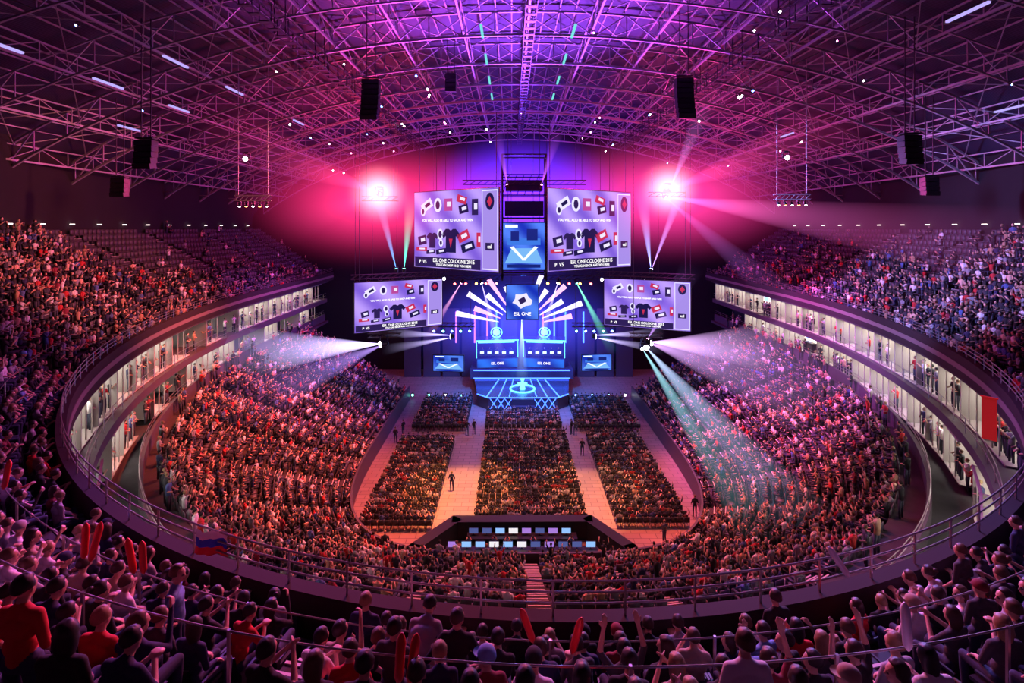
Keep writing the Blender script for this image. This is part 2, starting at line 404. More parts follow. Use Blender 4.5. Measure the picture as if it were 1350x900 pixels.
sb=MB(); sb.box((0,-.2,.68),(.44,.04,.4)); sb.box((0,.02,.45),(.44,.42,.04))
for sx in(-.2,.2):
    for sy in(-.18,.2): sb.box((sx,sy,.22),(.03,.03,.44))
instancer('floor_chair_rows',[sb],[(0,x,y,z,yw,1) for x,y,z,yw in fch],[blackp],label='rows of black linked chairs on the arena floor',cat='chairs',kind='stuff')
# ---------------------------------------------------------------- detailed people
def person_mesh(name,P,mats,vox=.0125):
    S=[]
    def seg(a,c,r0,r1,l): S.append((Vector(a),Vector(c),r0,r1,l))
    pel,ch,nb,hd=[Vector(P[k]) for k in('pel','chest','neck','head')]
    hy=P.get('hyaw',0); Rh=Matrix.Rotation(hy,3,'Z')@Matrix.Rotation(P.get('hpitch',0),3,'X')
    sx=Vector((1,0,0)); ty=P.get('tyaw',0); sd=Matrix.Rotation(ty,3,'Z')@sx
    seg(pel-sx*.085,pel+sx*.085,.105,.105,2); mid=(pel+ch)/2
    seg(pel+Vector((0,0,.06)),mid,.12,.115,1); seg(mid-sd*.04,mid+sd*.04,.112,.112,1)
    seg(mid,ch,.115,.12,1); seg(ch-sd*.075,ch+sd*.075,.115,.115,1)
    sh=ch+(nb-ch)*.62; seg(sh-sd*.155,sh+sd*.155,.062,.062,1); seg(sh-sd*.08,nb,.07,.055,1); seg(sh+sd*.08,nb,.07,.055,1)
    seg(nb-Vector((0,0,.03)),hd-Vector((0,0,.06)),.054,.052,0)
    def H(v): return hd+Rh@Vector(v)
    seg(H((0,-.02,.035)),H((0,.02,.03)),.085,.082,0); seg(H((0,.015,-.02)),H((0,.045,-.07)),.068,.045,0)
    seg(H((0,.03,.02)),H((0,.035,-.03)),.07,.062,0)
    seg(H((0,.1,.012)),H((0,.112,-.022)),.010,.016,0); seg(H((-.03,.092,.03)),H((.03,.092,.03)),.012,.012,0)
    for s in(-1,1): seg(H((s*.083,-.005,.02)),H((s*.082,-.005,-.025)),.016,.012,0)
    seg(H((-.02,.092,-.058)),H((.02,.092,-.058)),.009,.009,5)
    for s,side in((-1,'L'),(1,'R')):
        hip=pel+sx*s*.095; kn=Vector(P['knee'+side]); an=Vector(P['ank'+side]); el=Vector(P['elb'+side]); wr=Vector(P['wri'+side]); s0=sh+sd*s*.17
        seg(hip,kn,.088,.062,2); seg(kn,kn+(an-kn)*.45,.06,.055,2); seg(kn+(an-kn)*.4,an,.056,.042,2)
        fd=Vector(P.get('foot',(0,1,0))); seg(an+Vector((0,-.03,-.03)),an+fd*.14+Vector((s*.01,0,-.045)),.045,.034,3)
        seg(s0,el,.055,.045,1); seg(s0,s0+(el-s0)*.5,.06,.054,1)
        seg(el,wr,.04,.027,1 if P.get('long') else 0)
        d=(wr-el).normalized(); nrm=Vector(P.get('palm'+side,(0,0,-1))); nrm=(nrm-d*nrm.dot(d)).normalized(); lat=d.cross(nrm)*s
        for i in range(4):
            o=lat*((1.5-i)*-.021)
            q0=wr+o*.4; q1=wr+d*.088+o; seg(q0,q1,.017,.0135,0)
            cu=P.get('curl',.5); Lf=(.040,.046,.043,.032)[i]
            d1=(d*math.cos(cu)+nrm*math.sin(cu)); q2=q1+d1*Lf; seg(q1,q2,.0105,.0098,0)
            d2=(d*math.cos(2*cu)+nrm*math.sin(2*cu)); seg(q2,q2+d2*Lf*.85,.0098,.0088,0)
        tb=wr+d*.03-lat*.028; tm=tb+(d*.6-lat*.7+nrm*.25).normalized()*.042; seg(tb,tm,.014,.012,0); seg(tm,tm+(d*.9-lat*.2+nrm*.3).normalized()*.034,.011,.0095,0)
    ico=bmesh.new(); bmesh.ops.create_icosphere(ico,subdivisions=2,radius=1); IV=[v.co.copy() for v in ico.verts]; IF=[tuple(v.index for v in f.verts) for f in ico.faces]; ico.free()
    b=MB()
    for a,c,r0,r1,l in S:
        b.add([a+p*r0 for p in IV],IF); b.add([c+p*r1 for p in IV],IF)
        if (a-c).length>.004: b.tube([a,c],[r0,r1],12)
    me=b.mesh(name+'_raw',[]); o=bpy.data.objects.new('tmp',me); SC.collection.objects.link(o)
    m=o.modifiers.new('r','REMESH'); m.mode='VOXEL'; m.voxel_size=vox; m.use_smooth_shade=True
    m2=o.modifiers.new('s','SMOOTH'); m2.factor=.5; m2.iterations=2
    dg=bpy.context.evaluated_depsgraph_get(); me2=bpy.data.meshes.new_from_object(o.evaluated_get(dg)); bpy.data.objects.remove(o); bpy.data.meshes.remove(me)
    me2.name=name; me2.materials.clear()
    for m in mats: me2.materials.append(m)
    n=len(me2.polygons); C=np.empty(n*3); me2.polygons.foreach_get('center',C); C=C.reshape(-1,3)
    best=np.full(n,1e9); lab=np.zeros(n,int)
    for a,c,r0,r1,l in S:
        A=np.array(a);D=np.array(c)-A; L=max(1e-9,D@D); t=np.clip(((C-A)@D)/L,0,1); dd=np.linalg.norm(C-A-t[:,None]*D,axis=1)-(r0+(r1-r0)*t)
        k=dd<best; best[k]=dd[k]; lab[k]=l
    for s in(-1,1):
        e=np.array(H((s*.031,.1,.008))); lab[np.linalg.norm(C-e,axis=1)<.017]=4
    me2.polygons.foreach_set('material_index',lab.astype(np.int32)); me2.polygons.foreach_set('use_smooth',[True]*n); me2.update()
    return me2
skinm=mat('skin',(.6,.35,.25),.5,noise=.12,nscale=20); eyem=mat('eye_dark',(.02,.015,.015),.3); lipm=mat('lips',(.45,.15,.14),.5)
jean=mat('denim',(.03,.045,.09),.85,noise=.2,nscale=30); shoe=mat('shoe',(.03,.03,.03),.6)
shirts=[('black',mat('cloth_black',(.014,.014,.016),.85)),('dark grey',mat('cloth_grey',(.06,.06,.065),.85)),('navy blue',mat('cloth_navy',(.015,.02,.07),.85)),
 ('white',mat('cloth_white',(.75,.75,.75),.85)),('red',mat('cloth_red',(.6,.02,.02),.85)),('light grey',mat('cloth_lgrey',(.36,.36,.38),.85)),
 ('maroon',mat('cloth_maroon',(.2,.02,.03),.85)),('light blue',mat('cloth_blue',(.15,.3,.55),.85)),('beige',mat('cloth_beige',(.45,.34,.24),.85))]
bm_=[skinm,shirts[0][1],jean,shoe,eyem,lipm]
sitb=dict(pel=(0,0,.55),chest=(0,-.03,.92),neck=(0,-.015,1.1),head=(0,.02,1.24),kneeL=(-.13,.42,.53),kneeR=(.13,.42,.53),ankL=(-.13,.4,.1),ankR=(.13,.4,.1),
  elbL=(-.25,.03,.78),elbR=(.25,.03,.78),wriL=(-.13,.24,.66),wriR=(.13,.24,.66))
def V_(**k): d=dict(sitb); d.update(k); return d
standb=dict(pel=(0,0,.93),chest=(0,-.02,1.28),neck=(0,-.01,1.47),head=(0,.02,1.61),kneeL=(-.11,.03,.5),kneeR=(.11,.03,.5),ankL=(-.12,0,.09),ankR=(.12,0,.09),
  elbL=(-.26,-.02,1.12),elbR=(.26,-.02,1.12),wriL=(-.25,.14,.92),wriR=(.25,.14,.92),palmL=(1,0,0),palmR=(-1,0,0))
def W_(**k): d=dict(standb); d.update(k); return d
poses=[
 ('seated with hands in lap',V_()),
 ('seated leaning forward with elbows on knees',V_(chest=(0,.1,.9),neck=(0,.17,1.06),head=(0,.24,1.18),elbL=(-.2,.3,.68),elbR=(.2,.3,.68),wriL=(-.05,.46,.8),wriR=(.05,.46,.8),hpitch=-.1)),
 ('seated and clapping',V_(elbL=(-.26,.12,.84),elbR=(.26,.12,.84),wriL=(-.06,.32,1.0),wriR=(.06,.32,1.0),palmL=(1,0,0),palmR=(-1,0,0),curl=.1)),
 ('seated with head turned to a neighbour',V_(hyaw=.9,tyaw=.2,long=True)),
 ('seated with both arms raised',V_(elbL=(-.3,.08,1.2),elbR=(.3,.08,1.2),wriL=(-.24,.12,1.46),wriR=(.24,.12,1.46),palmL=(0,1,0),palmR=(0,1,0),curl=.25)),
 ('seated holding up a phone',V_(hyaw=-.3,elbL=(-.24,.16,.84),elbR=(.24,.14,.9),wriR=(.1,.36,1.18),palmR=(-1,0,0),curl=.8,long=True)),
 ('standing with arms at the sides',W_()),
 ('standing with hands on hips',W_(elbL=(-.38,-.1,1.14),elbR=(.38,-.1,1.14),wriL=(-.17,.02,.98),wriR=(.17,.02,.98),hyaw=-.4)),
 ('standing and bending forward',W_(chest=(.02,.22,1.2),neck=(.03,.36,1.32),head=(.04,.46,1.4),elbL=(-.2,.34,.98),elbR=(.26,.36,.98),wriL=(-.12,.52,.82),wriR=(.2,.55,.84),hpitch=-.4,long=True)),
]
pm=[person_mesh('person_body',p,bm_) for n,p in poses]
for i,c in enumerate([(.015,.01,.008),(.045,.026,.015),(.11,.065,.03),(.3,.2,.09)]): mat('hair%d'%i,c,.5,noise=.3,nscale=60)
def hairmesh(style):
    b=MB(); b.ball((0,0,0),(.1,.112,.112),0,20,14); v=[]
    for p in b.v:
        x,y,z=p; n=.004*math.sin(40*x+9)*math.sin(37*z)+random.uniform(-.003,.003); f=1+n*10
        z2=z
        if y>.055 and z<.055: y=.05+(y-.055)*.15; x*=.9
        if z<-.035: 
            if style=='long': z2=-.035+(z+.035)*3.2; y=min(y,0)-.02; x*=1.1
            else: z2=-.035+(z+.035)*.45; x*=.8; y=min(y,.0)
        if style=='short' : f*=.965
        v.append((x*f,(y-.012)*f,z2*f+.045))
    b.v=v
    if style=='bun': b.ball((0,-.12,.1),(.045,.045,.045),0,10,8)
    if style=='cap':
        b=MB(); b.ball((0,-.008,.05),(.1,.115,.1),0,18,12); b.v=[(x,y,max(z,.03)) for x,y,z in b.v]
        vs=[];n=9
        for i in range(n):
            a=math.pi*i/(n-1); vs.append((.085*math.cos(a),.07+.10*math.sin(a),.032)); 
        vs+= [(x,y,z+.01) for x,y,z in vs]
        b.add(vs,[tuple(range(n)),tuple(range(2*n-1,n-1,-1))]+[(i,(i+1)%n,n+(i+1)%n,n+i) for i in range(n)])
    return b.mesh('hair' if style!='cap' else 'cap',[MATS['hair0']],True)
hairs=[(s,hairmesh(s)) for s in('short','short2','long','bun','cap')]
pgroup='spectators in the upper tier'
def add_person(pi,x,y,z,yaw,shirt=None,hair=None,sc=1.,label=None,group=pgroup):
    sname,sm=shirts[shirt if shirt is not None else random.choices(range(9),[28,15,12,10,9,10,6,5,5])[0]]
    o=link('person',pm[pi],loc=(x,y,z),rz=yaw,label=label or ('person in %s top %s'%(sname,poses[pi][0])),cat='person',group=group)
    o.scale=(sc,sc,sc); o.material_slots[1].link='OBJECT'; o.material_slots[1].material=sm
    hs,hm=hairs[hair if hair is not None else random.choices(range(5),[40,20,16,6,12])[0]]
    P=poses[pi][1]; hd=Vector(P['head']); M=Matrix.Translation(hd)@Matrix.Rotation(P.get('hyaw',0),4,'Z')@Matrix.Rotation(P.get('hpitch',0),4,'X')
    h=link('cap' if hs=='cap' else 'hair',hm,parent=o,M=M); h.material_slots[0].link='OBJECT'
    h.material_slots[0].material=MATS['hair%d'%random.choices(range(4),[40,30,20,10])[0]] if hs!='cap' else random.choice(shirts)[1]
    return o
special=[(-.52,6.9,7,0,0,None,'person in black t-shirt standing with back turned'),
 (-1.4,6.9,8,5,0,None,'person in light grey long-sleeved top bending over a seat row'),
 (-4.9,7.8,7,7,1,-.9,'person in light blue shirt standing turned towards the aisle'),
 (4.9,8.3,6,0,0,None,'person in black clothing standing by the railing'),
 (9.9,12.9,6,2,1,None,'person in navy top standing behind the balcony railing'),
 (11.2,13.7,6,0,0,None,'person in black top standing behind the balcony railing'),
 (8.2,10.7,6,1,0,None,'person in dark grey top standing at the railing'),
 (-2.4,7.7,6,2,0,None,'person in navy top standing among seated spectators')]
used=set()
for (sx_,sy_,pi,sh_,ha,dy,lb) in special:
    c=min((p for p in indiv if (p[0],p[1]) not in used),key=lambda p:(p[1]-sx_)**2+(p[0]-sy_)**2); used.add((c[0],c[1]))
    add_person(pi,c[1],c[0],c[2],c[3]+(dy or 0),sh_,ha,1.02,lb)
for p in indiv:
    y,x,z,yaw,e,k=p
    if (y,x) in used: continue
    u=675+650*x/y
    sh_=None
    if 1180<u<1300 and random.random()<.5: sh_=3
    if abs(x-.55)<.3 and 4.6<y<5.6: sh_=4
    pi=random.choices(range(7),[34,18,16,14,3,6,3])[0]
    add_person(pi,x,y,z,yaw+random.uniform(-.25,.25),sh_,None,random.uniform(.94,1.06))
for (x,y,yw,sh_) in((-5.2,57.0,0,0),(-4.4,57.2,.5,0),(7.3,57,0,1),(-12.6,57.1,1,0),(15.2,41,0,0),(11.6,37.5,.6,1),(-5.5,45,0,2),(7.4,52,3,0),(6.9,57.3,1,0),(-13,55,0,0)):
    add_person(6,x,y,0,yw,sh_,0,1.03,'crew member in dark clothing standing on the arena floor','floor crew')
# ---------------------------------------------------------------- individual seats
b=MB(); b.box((0,-.08,.2),(.07,.16,.4)); b.box((0,-.1,.02),(.2,.24,.04))
for s in(-1,1): b.box((s*.255,-.02,.6),(.035,.34,.03)); b.box((s*.255,-.14,.45),(.03,.08,.3))
seat0=mk(b,'arena_seat',[steeld],label='dark plastic folding arena seat with armrests',cat='seat',group='upper tier seats')
b=MB(); vs=[];nn=7
for th_ in(0,.035):
    for i in range(nn):
        for j in range(5):
            a=(i/(nn-1)-.5); h=j/4; w=.46*(1-.12*h*h); vs.append((a*w,-.2-th_-.06*h+.10*a*a,.46+.42*h))
fs=[]
for t in(0,1):
    o_=t*nn*5
    for i in range(nn-1):
        for j in range(4):
            q=(o_+i*5+j,o_+(i+1)*5+j,o_+(i+1)*5+j+1,o_+i*5+j+1); fs.append(q if t==0 else q[::-1])
for i in range(nn-1): fs.append((i*5+4,(i+1)*5+4,35+(i+1)*5+4,35+i*5+4))
b.add(vs,fs); mk(b,'backrest',[seatm],True,parent=seat0)
b=MB(); b.box((0,.02,.43),(.45,.42,.05)); b.box((0,.23,.42),(.43,.04,.04)); mk(b,'seat_pan',[seatm],parent=seat0)
for i,p in enumerate(seat_ind):
    y,x,z,yaw,e,k=p
    if i==0: seat0.location=(x,y,z); seat0.rotation_euler=(0,0,yaw)
    else: copytree(seat0,(x,y,z),yaw)
# ---------------------------------------------------------------- railings
def railing(name,R,d,z,h,bars,step,label,r=.02,posts=True):
    b=MB()
    for hb in bars: b.tube([(p[0]+p[2]*d,p[1]+p[3]*d,z+hb) for p in R],r,6)
    if posts:
        S,L=spaced(R,step)
        for q in S: b.bar((q[0]+q[2]*d,q[1]+q[3]*d,z),(q[0]+q[2]*d,q[1]+q[3]*d,z+h),.035)
    mk(b,name,[railm],label=label,cat='railing',group='metal railings')
railing('railing',upcurve(0),.1,17.0,.62,(.22,.42,.62),1.3,'thin metal safety railing on the upper balcony parapet')
railing('railing',ring(30.1,40,2,76,160),.1,10.7,.5,(.25,.5),2,'thin metal railing above the lower concourse wall')
railing('railing',ring(29.8,44.6,2,76,160),.1,13.1,.8,(.4,.8),2,'thin metal railing in front of hospitality suites')
for k in(2,4):
    R=ring(UA+.25+RD*k+.05,UB+.25+RD*k+.05,2,78,300,.27,.73)
    railing('railing',R,0,Z0+RH*k,1.0,(.98,),2.4,'curved metal handrail between rows of the upper tier',.012)
# ---------------------------------------------------------------- text
def textmesh(s,size,m,bold=.0):
    c=bpy.data.curves.new('t','FONT'); c.body=s; c.size=size; c.align_x='CENTER'; c.align_y='CENTER'; c.offset=bold
    o=bpy.data.objects.new('t',c); SC.collection.objects.link(o); bpy.context.view_layer.update()
    me=bpy.data.meshes.new_from_object(o.evaluated_get(bpy.context.evaluated_depsgraph_get())); bpy.data.objects.remove(o)
    me.materials.clear(); me.materials.append(m); return me
RX=Matrix.Rotation(math.pi/2,4,'X')
def lettering(par,s,size,x,y,z,m,bold=.01):
    return link('lettering',textmesh(s,size,m,bold),parent=par,M=Matrix.Translation((x,y,z))@RX)
wht=emat('led_white',(1,.97,1),1.3)
def grad(name,c0,c1,s):
    m=bpy.data.materials.new(name); m.use_nodes=True; nt=m.node_tree; nt.nodes.remove(nt.nodes['Principled BSDF'])
    e=nt.nodes.new('ShaderNodeEmission'); tc=nt.nodes.new('ShaderNodeTexCoord')
    w_=nt.nodes.new('ShaderNodeTexWave'); w_.inputs['Scale'].default_value=.12; w_.inputs['Distortion'].default_value=1.5; w_.bands_direction='DIAGONAL'
    r=nt.nodes.new('ShaderNodeValToRGB'); r.color_ramp.elements[0].color=(*c0,1); r.color_ramp.elements[1].color=(*c1,1)
    nt.links.new(tc.outputs['Object'],w_.inputs['Vector']); nt.links.new(w_.outputs['Fac'],r.inputs[0]); nt.links.new(r.outputs[0],e.inputs[0]); e.inputs[1].default_value=s
    nt.links.new(e.outputs[0],nt.nodes['Material Output'].inputs['Surface']); return m
lav=grad('screen_lavender',(.19,.10,.62),(.46,.30,.88),1.2)
icon=[emat('ic_navy',(.015,.01,.08),1),emat('ic_red',(.6,.03,.1),1),emat('ic_white',(.75,.7,1),1.2),emat('ic_dark',(.03,.015,.1),1),emat('ic_mag',(.5,.07,.35),1)]
def flat(b,pts,y,mi): b.add([(x,y,z) for x,z in pts],[tuple(range(len(pts)))],mi)
def rect(b,x,z,w,h,y,mi,a=0):
    c,s=math.cos(a),math.sin(a); flat(b,[(x+dx*c-dz*s,z+dx*s+dz*c) for dx,dz in((-w/2,-h/2),(w/2,-h/2),(w/2,h/2),(-w/2,h/2))],y,mi)
def elli(b,x,z,rx,rz_,y,mi,a=0):
    c,s=math.cos(a),math.sin(a); flat(b,[(x+rx*math.cos(t)*c-rz_*math.sin(t)*s,z+rx*math.cos(t)*s+rz_*math.sin(t)*c) for t in [2*math.pi*i/16 for i in range(16)]],y,mi)
def tee(b,x,z,s,y,mi):
    flat(b,[(x+px*s,z+pz*s) for px,pz in((-.3,-.5),(.3,-.5),(.3,.2),(.42,.08),(.56,.25),(.3,.5),(.12,.5),(0,.42),(-.12,.5),(-.3,.5),(-.56,.25),(-.42,.08),(-.3,.2))],y,mi)
def screen(x0,y0,x1,y1,zb,zt,label,kind='merch',cables=True):
    w=math.hypot(x1-x0,y1-y0); h=zt-zb; a=math.atan2(y1-y0,x1-x0)
    b=MB(); b.box((0,.12,h/2),(w+.2,.2,h+.2)); 
    for x in(-w/2+.5,w/2-.5,0): b.box((x,.35,h/2),(.15,.3,h))
    for z in(.5,h/2,h-.5): b.box((0,.35,z),(w,.2,.12))
    o=mk(b,'video_screen',[blackp],loc=((x0+x1)/2,(y0+y1)/2,zb),rz=a,label=label,cat='screen',group='hanging video screens')
    b=MB(); flat(b,[(-w/2,0),(w/2,0),(w/2,h),(-w/2,h)],-.0,0)
    mk(b,'display',[lav if kind=='merch' else grad('screen_blue',(.01,.03,.45),(.08,.22,.9),1.1)],parent=o)
    if cables:
        b=MB()
        for x in(-w/2+.6,w/2-.6): b.bar((x,.35,h),(x,.35,h+ (37-zt)),.06)
        mk(b,'suspension_cable',[steeld],parent=o)
    if kind=='merch':
        b=MB(); y=-.03; X=lambda t:(t-.5)*w; Z=lambda t:t*h; k=h/9.5*1.25; kw=w/14
        rect(b,X(.91),h/2,w*.17,h*.96,-.015,2); rect(b,X(.91),h*.5,w*.155,h*.93,-.02,5)
        rect(b,X(.41),Z(.075),w*.80,h*.13,-.02,3)
        tee(b,X(.47),Z(.36),2.3*k,y,0); flat(b,[(X(.47)-.25*k,Z(.36)+.2*k),(X(.47)+.25*k,Z(.36)+.2*k),(X(.47),Z(.36)-.7*k)],y-.02,1)
        tee(b,X(.24),Z(.36),1.5*k,y,3)
        for (tx,tz,sx,sz,mi,an) in((.62,.42,1.5,.9,1,.4),(.67,.29,1.7,.8,0,.3),(.11,.36,1.2,.9,3,.2),(.1,.24,1.6,.4,1,0),(.17,.82,1.6,.9,2,.5),(.44,.82,1.1,1.2,4,0),(.60,.88,1.3,.7,1,-.3),(.62,.76,1.2,.8,0,.2),(.75,.78,.8,1.5,3,0),(.35,.22,1.4,.5,0,.15),(.22,.21,1.3,.4,3,.1),(.79,.38,.5,1.3,1,.0)):
            rect(b,X(tx),Z(tz),sx*k,sz*k,y,mi,an); rect(b,X(tx)+.1*k,Z(tz)+.05*k,sx*.5*k,sz*.4*k,y-.015,2 if mi!=2 else 0,an)
        for (tx,tz,r1) in((.34,.44,.42),(.35,.33,.3),(.31,.82,.55),(.12,.74,.35)):
            elli(b,X(tx),Z(tz),r1*k,r1*1.3*k,y,2); elli(b,X(tx),Z(tz),r1*.55*k,r1*.8*k,y-.015,3)
        elli(b,X(.91),Z(.84),.65*kw,.8*k,y,0); flat(b,[(X(.91)-.4*kw,Z(.84)),(X(.91),Z(.84)+.5*k),(X(.91)+.4*kw,Z(.84)),(X(.91),Z(.84)-.5*k)],y-.02,1)
        rect(b,X(.91),Z(.3),1.3*kw,.7*k,y,3)
        mk(b,'graphic',icon+[emat('ic_lil',(.40,.28,.84),1)],parent=o)
        for s,sz,tx,tz in(('ESL ONE COLOGNE 2015',.5*k,.5,.1),('YOU CAN SHOP AND WIN HERE',.32*k,.5,.045),('YOU WILL ALSO BE ABLE TO SHOP AND WIN',.34*k,.42,.62),('esl',.6*kw,.91,.3),('P  V5',.5*k,.12,.075)):
            lettering(o,s,sz,X(tx),-.07,Z(tz),wht)
    elif kind=='blue':
        b=MB(); flat(b,[(-w*.46,h*.14),(w*.46,h*.14),(w*.3,h*.46),(-w*.3,h*.46)],-.02,0)
        flat(b,[(-w*.05,h*.2),(w*.02,h*.2),(w*.34,h*.48),(w*.26,h*.5)],-.03,1); flat(b,[(-w*.02,h*.2),(w*.05,h*.2),(-w*.26,h*.5),(-w*.34,h*.48)],-.035,1)
        rect(b,0,h*.6,w*.8,h*.14,-.03,2); rect(b,-w*.22,h*.72,w*.2,h*.2,-.04,3); rect(b,w*.2,h*.75,w*.26,h*.24,-.04,3); rect(b,0,h*.08,w*.8,h*.07,-.04,3); rect(b,-w*.3,h*.93,w*.3,h*.06,-.04,1)
        mk(b,'graphic',[emat('gm_pale',(.2,.5,.95),1),emat('gm_white',(.8,.92,1),1.3),emat('gm_mid',(.05,.2,.8),1),emat('gm_navy',(.01,.02,.2),1)],parent=o)
    elif kind=='logo':
        b=MB(); pts=[]
        for i in range(11):
            a_=2*math.pi*i/11; r_=(1.35,1.0)[i%2]; pts.append((math.cos(a_)*r_,h*.55+math.sin(a_)*r_*.8))
        flat(b,pts,-.03,2); rect(b,0,h*.55,.9,.7,-.05,3,.5)
        mk(b,'graphic',icon,parent=o); lettering(o,'ESL ONE',.6,0,-.06,h*.16,wht)
    return o
screen(-12.6,63.7,-1.5,55,19.0,28.5,'large hanging screen showing merchandise on lavender panel')
screen(4.05,56,15.4,64,19.0,28.5,'large hanging screen showing merchandise on lavender panel')
screen(-18.2,57,-8.8,62,11.8,17.6,'wide lavender screen showing merchandise above the stage wing')
screen(11.6,62,21.0,58,11.8,17.6,'wide lavender screen showing merchandise above the stage wing')
screen(-1.1,62,4.1,62,18.7,24.6,'small blue screen hanging between the large screens','blue')
screen(-.7,64.5,3.4,64.5,12,16.5,'square blue screen with pale emblem above the stage','logo')
screen(-10.6,66.5,-6.5,66.2,4.7,6.8,'small monitor wall beside the stage','blue',False)
screen(9.4,66.2,13.4,66.5,4.8,6.9,'small monitor wall beside the stage','blue',False)
b=MB()
for x in(-1.2,4.2):
    for y in(60.5,63.5): b.bar((x,y,17.5),(x,y,33),.22)
for z in(18.2,25.2,28,30.5,33):
    for y in(60.5,63.5): b.bar((-1.2,y,z),(4.2,y,z),.16)
    for x in(-1.2,4.2): b.bar((x,60.5,z),(x,63.5,z),.16)
for i in range(6): b.bar((-1.2+i*.9,60.5,28),(-.3+i*.9,60.5,30.5),.08)
b.box((1.5,62,29.2),(4.6,2.4,1.2)); b.box((1.5,62,26.4),(4.8,2.2,1.8))
mk(b,'scoreboard_frame',[black],label='black hanging scoreboard frame between the large screens',cat='frame')
# ---------------------------------------------------------------- stage
cyan=emat('led_cyan',(.1,.6,1),4); blue=emat('led_blue',(.04,.12,1),6); sdark=mat('stage_black',(.06,.06,.10),.2)
sx0,sx1=-4.7,7.6; mc=(sx0+sx1)/2
b=MB(); out=[(sx0,66.5),(sx0+1.6,65),(sx1-1.6,65),(sx1,66.5),(sx1+1.5,78),(sx0-1.5,78)]
n=6; b.add([(x,y,0) for x,y in out]+[(x,y,1.6) for x,y in out],[tuple(range(n,2*n))]+[(i,(i+1)%n,n+(i+1)%n,n+i) for i in range(n)])
b.box((mc,75.2,2.3),(sx1-sx0+3,4.4,1.4))
stage=mk(b,'stage',[sdark],label='black faceted stage platform with blue light lines',cat='stage')
b=MB(); b.box((mc,64.2,.4),(3,.8,.8)); b.box((mc,64.7,.8),(3,.7,1.6)); mk(b,'steps',[sdark],parent=stage)
b=MB()
for i in range(9):
    x=sx0+1.8+i*(sx1-sx0-3.6)/9; dx=(sx1-sx0-3.6)/9
    if abs(x+dx/2-mc)<1.4: continue
    b.bar((x,64.96,.1),(x+dx,64.96,1.5),.07); b.bar((x+dx,64.96,.1),(x,64.96,1.5),.07)
b.bar((sx0+1.6,64.96,1.6),(sx1-1.6,64.96,1.6),.1); b.bar((sx0,66.46,1.6),(sx0+1.6,64.96,1.6),.1); b.bar((sx1,66.46,1.6),(sx1-1.6,64.96,1.6),.1)
for s in(-1,1):
    for r in(1.8,3.2,4.8): b.bar((mc+s*r,65.3,1.63),(mc+s*(r*.7),72.8,1.63),.11)
b.bar((sx0-1,72.95,2.9),(sx1+1,72.95,2.9),.14); b.bar((sx0-1,72.95,1.75),(sx1+1,72.95,1.75),.1)
mk(b,'light_strip',[blue],parent=stage)
b=MB(); pts=[(mc+1.7*math.cos(2*math.pi*i/24),68.5+1.7*math.sin(2*math.pi*i/24),1.66) for i in range(25)]; b.tube(pts,.1,6)
b.tube([(mc,68.5,1.6),(mc,68.5,2.3),(mc,68.5,2.4)],[.4,.28,.7],16); b.tube([(mc,68.5,2.4),(mc,68.5,2.55),(mc,68.5,3.0)],[.25,.10,.3],12)
mk(b,'trophy_plinth',[cyan],loc=(0,0,0),label='glowing cyan round plinth with cup on the stage',cat='plinth')
for s,xc in((-1,-2.3),(1,4.9)):
    b=MB(); b.box((0,0,.75),(6.2,2.6,1.5)); b.box((0,1.4,2.2),(6.2,.2,4.0)); b.box((0,.2,4.1),(6.4,2.6,.16))
    for x in(-3.1,3.1): b.box((x,-.9,2.8),(.14,.14,2.6))
    o=mk(b,'player_booth',[sdark],loc=(xc,75,3.0),rz=-s*.1,label='raised player booth with blue lit canopy and desk',cat='booth',group='player booths')
    b=MB(); flat(b,[(-3,.15),(3,.15),(3,1.4),(-3,1.4)],-1.33,0); mk(b,'display',[grad('booth_led',(.01,.02,.25),(.02,.15,.7),1.2)],parent=o)
    lettering(o,'ESL ONE',.5,0,-1.4,.75,wht)
    b=MB(); b.box((0,-.9,1.9),(5.6,.8,.08)); mk(b,'desk',[black],parent=o)
    b=MB(); b.box((0,-1.12,4.1),(6.4,.06,.12)); 
    for x in(-3.1,3.1): b.box((x,-1.0,2.8),(.06,.05,2.6))
    b.box((0,1.25,3.4),(5.6,.06,.35)); mk(b,'light_strip',[cyan],parent=o)
    b=MB(); b.ball((0,.9,4.9),(.55,.12,.5),0,16,10); pts=[(math.cos(2*math.pi*i/20)*.85,.85,4.9+math.sin(2*math.pi*i/20)*.75) for i in range(21)]; b.tube(pts,.07,6)
    mk(b,'team_emblem',[emat('emblem',(.08,.45,1),6)],parent=o)
    for i in range(5):
        x=xc-2.2+i*1.1
        m_=MB(); m_.box((0,0,.3),(.6,.05,.38)); m_.box((0,.02,.06),(.05,.04,.12)); m_.box((0,.02,.01),(.25,.18,.02))
        mo=mk(m_,'monitor',[blackp],loc=(x,74.1,4.95),rz=0,label='black gaming monitor on player desk',cat='monitor',group='player monitors')
        m_=MB(); m_.add([(-.28,-.03,.13),(.28,-.03,.13),(.28,-.03,.47),(-.28,-.03,.47)],[(0,1,2,3)]); mk(m_,'monitor_screen',[emat('mon_pale',(.5,.75,1),2)],parent=mo)
        add_person(0,x,74.9,4.5,math.pi,0 if s>0 else 1,0,1,'player in team jersey seated at a booth desk','players')
for i in range(14):
    a=math.radians(14+152*i/13)
    if abs(a-math.pi/2)<.25: continue
    c=(mc-.1,72,9.6); b=MB(); r0=3.4; r1=9.8 if i%2 else 7.6
    b.tube([(math.cos(a)*r0,0,math.sin(a)*r0*.8),(math.cos(a)*r1,0,math.sin(a)*r1*.8)],[.06,.5],4)
    mk(b,'light_bar',[emat('bar_white',(.75,.68,1),1.8) if i%3 else emat('bar_pink',(1,.45,.8),1.6)],loc=c,label='slanted glowing light blade fanned above the stage',cat='light bar',group='fanned light blades')
